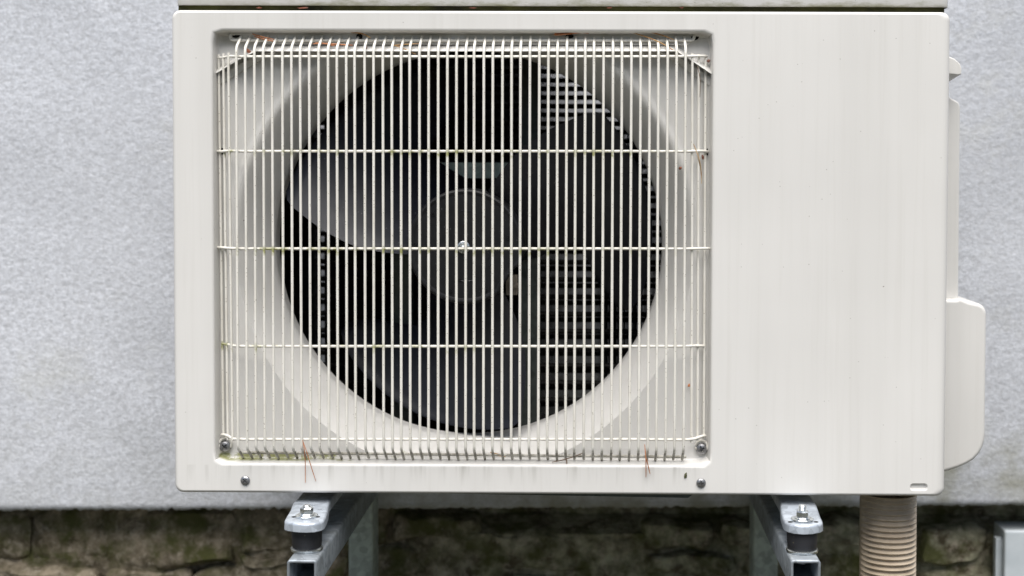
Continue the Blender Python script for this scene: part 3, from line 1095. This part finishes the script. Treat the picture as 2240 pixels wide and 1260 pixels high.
# ================================================================== WALL BRACKETS
def bracket(mx, my, tube_px, up_px, label, side):
    br = thing('wall_bracket', label, 'wall bracket', 'wall brackets carrying the outdoor unit')
    mc = at_z(mx, my, Z_FOOT)                        # axis of the stud
    X, Yc = mc.x, mc.y
    r_ = 33.5*ppm(Yc)
    z_top = Z_FOOT-0.0022
    z_bot = at(mx, 1205, Yc-r_).z if side < 0 else at(mx, 1208, Yc-r_).z
    b = MB()
    hgt = z_top-z_bot
    b.lathe((X, Yc, z_bot), (0, 0, 1), [(r_*0.9, 0), (r_*0.965, 0.0015), (r_*0.985, hgt*0.35), (r_, hgt*0.6), (r_*0.99, hgt-0.002), (r_*0.95, hgt)], 40, cap0=True, cap1=True)
    rub = b.build('rubber_mount', M['rubber'], br, angle=45)
    b = MB()
    b.lathe((X, Yc, z_bot-0.0030), (0, 0, 1), [(r_*1.03, 0), (r_*1.05, 0.0006), (r_*1.05, 0.0022), (r_*0.98, 0.00295)], 40, cap0=True, cap1=True)
    b.build('mount_plate', M['zinc'], rub)
    # stud, nut, washer above the foot
    zw = Z_FOOT+0.0003
    b = MB()
    rw = 0.0112
    b.lathe((X, Yc, zw), (0, 0, 1), [(rw, 0), (rw, 0.0013), (rw-0.0005, 0.0018), (0.005, 0.0018)], 32, cap0=True)
    b.lathe((X, Yc, zw+0.0019), (0, 0, 1), [(0.0076, 0), (0.0078, 0.0006), (0.0070, 0.0015)], 26, cap0=True, cap1=True)
    b.build('washer', M['zinc'], rub, angle=30)
    b = MB()
    zn = zw+0.0035
    hexa = lambda q, z: [Vector((X+q*math.cos(R(60*j+20)), Yc+q*math.sin(R(60*j+20)), z)) for j in range(6)]
    rings = [hexa(0.0058, zn), hexa(0.00655, zn+0.0007), hexa(0.00655, zn+0.0048), hexa(0.0055, zn+0.0059)]
    b.loops(rings, smooth=False)
    b.add(rings[-1], [tuple(range(6))], False)
    b.build('nut', M['zinc'], rub)
    b = MB()
    pr = []
    z0, top_ = 0.0, at(mx, 1104.5 if side < 0 else 1104.5, Yc).z-zn
    while z0 < top_-0.001:
        pr += [(0.00335, z0), (0.0040, z0+0.0006)]
        z0 += 0.00125
    pr += [(0.0030, top_)]
    b.lathe((X, Yc, zn), (0, 0, 1), pr, 20, cap1=True)
    b.build('stud', M['zinc'], rub, angle=25)
    # rail: square hollow section running from the front to the upright
    zr = z_bot-0.0034
    (xl, xr_, yt) = tube_px
    fl = at_z(xl, yt, zr)
    yfr = fl.y
    wd = (xr_-xl)*ppm(yfr)
    x0 = fl.x
    x1 = x0+wd
    y1 = 0.344
    th = 0.0026
    ht = wd*1.0
    b = MB()
    def ring(y, i_, r0):
        return rrect(x0+i_, x1-i_, zr-ht+i_, zr-i_, r0, y, 4)
    b.loops([ring(y1, 0, 0.003), ring(yfr+0.0004, 0, 0.003), ring(yfr, 0.0004, 0.0027), ring(yfr, th-0.0004, 0.0014), ring(yfr+0.0004, th, 0.0012), ring(y1, th, 0.0012)])
    b.add(ring(y1, 0, 0.003), [tuple(range(20))], False)
    rail = b.build('rail', M['galv'], br, angle=50)
    b = MB()
    b.lathe((X, Yc, zr-th-0.009), (0, 0, 1), [(0.0052, 0), (0.0056, 0.0008), (0.0056, 0.0086)], 6, smooth=False, cap0=True)
    b.build('nut', M['screw'], rub)
    # upright against the wall
    yu = 0.345
    u0, u1 = at(up_px[0], 1180, yu).x, at(up_px[1], 1180, yu).x
    b = MB()
    b.loops([[Vector((p.x, p.z, zz)) for p in rrect(u0, u1, yu, Y_WALL-0.0015, 0.003, 0, 4)] for zz in (Z_GROUND+0.08, 0.012)])
    b.add([Vector((p.x, p.z, 0.012)) for p in rrect(u0, u1, yu, Y_WALL-0.0015, 0.003, 0, 4)], [tuple(range(20))], False)
    b.build('upright', M['bracket'], br, angle=50)
    return br


bracket(671, 1130, (627.5, 693.5, 1226), (762, 816), 'galvanised wall bracket with rubber mount under the fan side of the unit', -1)
bracket(1755, 1138, (1730, 1796, 1226), (1648, 1702), 'galvanised wall bracket with rubber mount beside the corrugated hose', 1)

# ================================================================== HOSE, BOX
b = MB()
YHs = 0.075
c0, c1 = at(1943, 1080, YHs), at(1941, 1300, YHs)
rh = 62*ppm(YHs)
n_ = 48
pitch = 12.1*ppm(YHs)
steps = 10
rows = []
z = c0.z+0.002
i = 0
while z > Z_GROUND+0.02:
    t = (c0.z-z)/(c0.z-c1.z)
    cx_ = c0.x+(c1.x-c0.x)*min(t, 1.4)
    ph = i/steps*2*PI
    row = []
    for j in range(n_):
        a = 2*PI*j/n_
        # two plain seams run down the flanks of the hose
        fl = min(1.0, max(0.0, (abs(math.sin(a))-0.16)/0.30))
        rr_ = rh*(1.0 if fl < 0.001 else 1.0) - (0.0046*(0.5-0.5*math.cos(ph))**0.8)*fl - 0.0002
        row.append(Vector((cx_+rr_*math.cos(a), YHs+rr_*math.sin(a), z)))
    rows.append(row)
    z -= pitch/steps
    i += 1
    if t > 2.2 and i % steps == 0:
        break
b.loops(rows)
b.build('corrugated_hose', M['hose'])
ho = bpy.data.objects['corrugated_hose']
tag(ho, 'beige corrugated plastic hose hanging under the unit', 'hose')

jb = thing('junction_box', 'pale grey plastic box at the foot of the wall, lower right', 'box')
YJ = 0.405
p0 = at(2198, 1161, YJ)
b = MB()
b.box((p0.x, YJ, p0.z-0.20), (p0.x+0.16, YJ+0.012, p0.z))
b.build('box_lid', M['box'], jb, bevel=0.003, seg=3)
b = MB()
b.box((p0.x+0.003, YJ+0.0125, p0.z-0.197), (p0.x+0.157, YJ+0.06, p0.z-0.003))
b.build('box_body', M['box'], jb, bevel=0.002)
b = MB()
b.box((p0.x-0.0075, YJ+0.014, p0.z-0.075), (p0.x+0.002, YJ+0.026, p0.z-0.014))
b.build('hinge', M['box'], jb, bevel=0.001)

# ================================================================== LITTER: pine needles, scales, moss
def needle(strands, mat, label, r=0.00055):
    b = MB()
    for pts in strands:
        q = smoothed([P(*p) for p in pts], 2)
        n_ = len(q)
        b.tube(q, [r*0.72*(0.55+0.6*math.sin(PI*min(0.98, (i+0.6)/n_))) for i in range(n_)], 5)
    o = b.build('pine_needle', M[mat])
    return tag(o, label, 'pine needle', 'dead pine needles caught on the unit')


G = -0.0095
needle([[(662, 962, G), (666, 985, G), (668, 1008, -0.004), (668, 1056, -0.002)], [(663, 966, G), (672, 992, G), (681, 1022, -0.004), (691, 1053, -0.002)]], 'needle_orange',
       'orange forked pine needle hanging below the left part of the guard')
needle([[(1410, 972, G), (1413, 1000, G), (1413, 1044, -0.003)], [(1414, 1003, G), (1418, 1020, -0.006), (1422, 1037, -0.003)]], 'needle_orange',
       'reddish forked pine needle hanging near the lower right guard screw', 0.0007)
needle([[(1072, 989, 0.012), (1090, 993, 0.012), (1111, 998, 0.012)], [(1073, 990, 0.012), (1088, 997, 0.011), (1106, 999, 0.011)]], 'needle_gold',
       'short tan pine needle lying on the bottom wire of the guard')
needle([[(1207, 1011, 0.004), (1232, 1006, 0.004), (1258, 998, 0.006), (1277, 990, 0.008)], [(1239, 1002, 0.004), (1240, 1018, 0.003)]], 'needle_dark',
       'dark dead twig bit across the bottom wire ends', 0.0008)
needle([[(1211, 76, 0.009), (1232, 71, 0.008), (1260, 69.5, 0.008), (1288, 73, 0.009)], [(1213, 73, 0.0085), (1245, 73, 0.007), (1272, 71.5, 0.008)], [(1214, 77, 0.0085), (1236, 75, 0.006), (1256, 73, 0.007)]], 'needle_orange',
       'brown bundle of pine needles on the ledge above the fan opening', 0.0009)
needle([[(1386, 73, 0.009), (1414, 69, 0.007), (1444, 75, 0.006), (1474, 87, 0.006)], [(1390, 73, 0.008), (1412, 80, 0.006), (1446, 93, 0.003), (1478, 113, 0.001)]], 'needle_gold',
       'long golden curved pine needle by the upper right hook of the guard', 0.0007)
needle([[(552, 74, 0.009), (575, 81, 0.006), (600, 86.5, 0.006)], [(556, 79, 0.009), (580, 87, 0.006), (604, 91, 0.006)]], 'needle_orange',
       'orange pine needle by the upper left hook of the guard', 0.0008)
needle([[(768, 71.5, 0.009), (792, 72, 0.006), (811, 83, 0.006)]], 'needle_gold', 'golden pine needle curved over the ledge left of centre', 0.0007)
needle([[(690, 94, 0.006), (722, 96, 0.004), (772, 99, 0.004)], [(684, 96, 0.006), (706, 94, 0.005), (732, 100, 0.004)]], 'needle_orange',
       'pair of rusty pine needles behind the upper wire bends', 0.0009)
needle([[(858, 98, 0.004), (884, 106, 0.002), (910, 119, 0.0)], [(862, 99, 0.004), (888, 97, 0.003), (922, 95, 0.003)]], 'needle_gold',
       'forked golden pine needle on the folded strip above the fan')
needle([[(1517, 315, G), (1524, 332, G), (1530, 350, G), (1534, 372, -0.004), (1535, 402, -0.002)], [(1527, 344, G), (1533, 368, -0.005), (1534, 384, -0.003)]], 'needle_straw',
       'straw coloured pine needle hooked on the right side wires', 0.0008)
needle([[(1526, 146, -0.001), (1532, 172, -0.002), (1531, 213, 0.002)]], 'needle_dark', 'dark dead pine needle hanging by the upper right bracket end')


def flake(px, py, y, w_, h_, rot, mat, label, name='bud_scale', cat='bud scale'):
    b = MB()
    c = P(px, py, y)
    u = ppm(y)
    n_ = 9
    rim = []
    for j in range(n_):
        a = 2*PI*j/n_
        q = 1+random.uniform(-0.25, 0.2)
        x_, z_ = w_*u*math.cos(a)*q, h_*u*math.sin(a)*q
        cr, sr = math.cos(R(rot)), math.sin(R(rot))
        rim.append(c+Vector((x_*cr-z_*sr, random.uniform(-0.0006, 0.0004), x_*sr+z_*cr)))
    rb = [p+Vector((0, 0.0007, 0)) for p in rim]
    top_ = c+Vector((0, -0.0012, 0))
    b.add(rim+rb+[top_], [(j, (j+1) % n_, 2*n_) for j in range(n_)] + [(j, n_+j, n_+(j+1) % n_, (j+1) % n_) for j in range(n_)] + [tuple(range(n_, 2*n_))])
    o = b.build(name, M[mat])
    return tag(o, label, cat, 'plant litter flakes on the unit')


flake(541, 111, 0.004, 9, 4.5, -35, 'flake_rust', 'orange bud scale at the upper left end of the folded strip')
flake(1488, 368, 0.014, 4.5, 3, 40, 'flake_rust', 'red brown bud scale inside the guard at upper right')
flake(1537.5, 344, 0.012, 2.5, 6, 10, 'flake_rust', 'narrow red scale below the right guard hole')
flake(1507, 843, 0.014, 4, 3, 60, 'needle_orange', 'orange bud scale behind the guard at lower right')
flake(801, 104, 0.003, 2.6, 3.2, 0, 'flake_rust', 'tiny round brown scale on the folded strip')
flake(567, 17, 0.008, 6.5, 2.6, 5, 'flake_rust', 'rusty scale in the lid gap furthest left')
flake(662, 17, 0.008, 12, 2.2, 3, 'flake_rust', 'long rusty crumb in the lid gap above the left guard wires')
flake(1035, 17, 0.008, 8, 2.0, 0, 'flake_rust', 'rusty crumb in the lid gap above the fan hub')
flake(1333, 16.5, 0.008, 6, 2.0, 5, 'flake_rust', 'rusty crumb in the lid gap above the right half of the fan')
flake(1491, 16, 0.008, 5, 3.0, 0, 'flake_rust', 'rusty scale in the lid gap above the right hook')
flake(1550, 133, 0.012, 4, 3.5, 20, 'flake_rust', 'dark red star shaped crumb beside the upper right side wire')
flake(1500, 1040, -0.0008, 3.2, 7, -8, 'moss_bit', 'dark green moss crumb stuck on the panel beside the lower right screw', 'moss_crumb', 'moss')
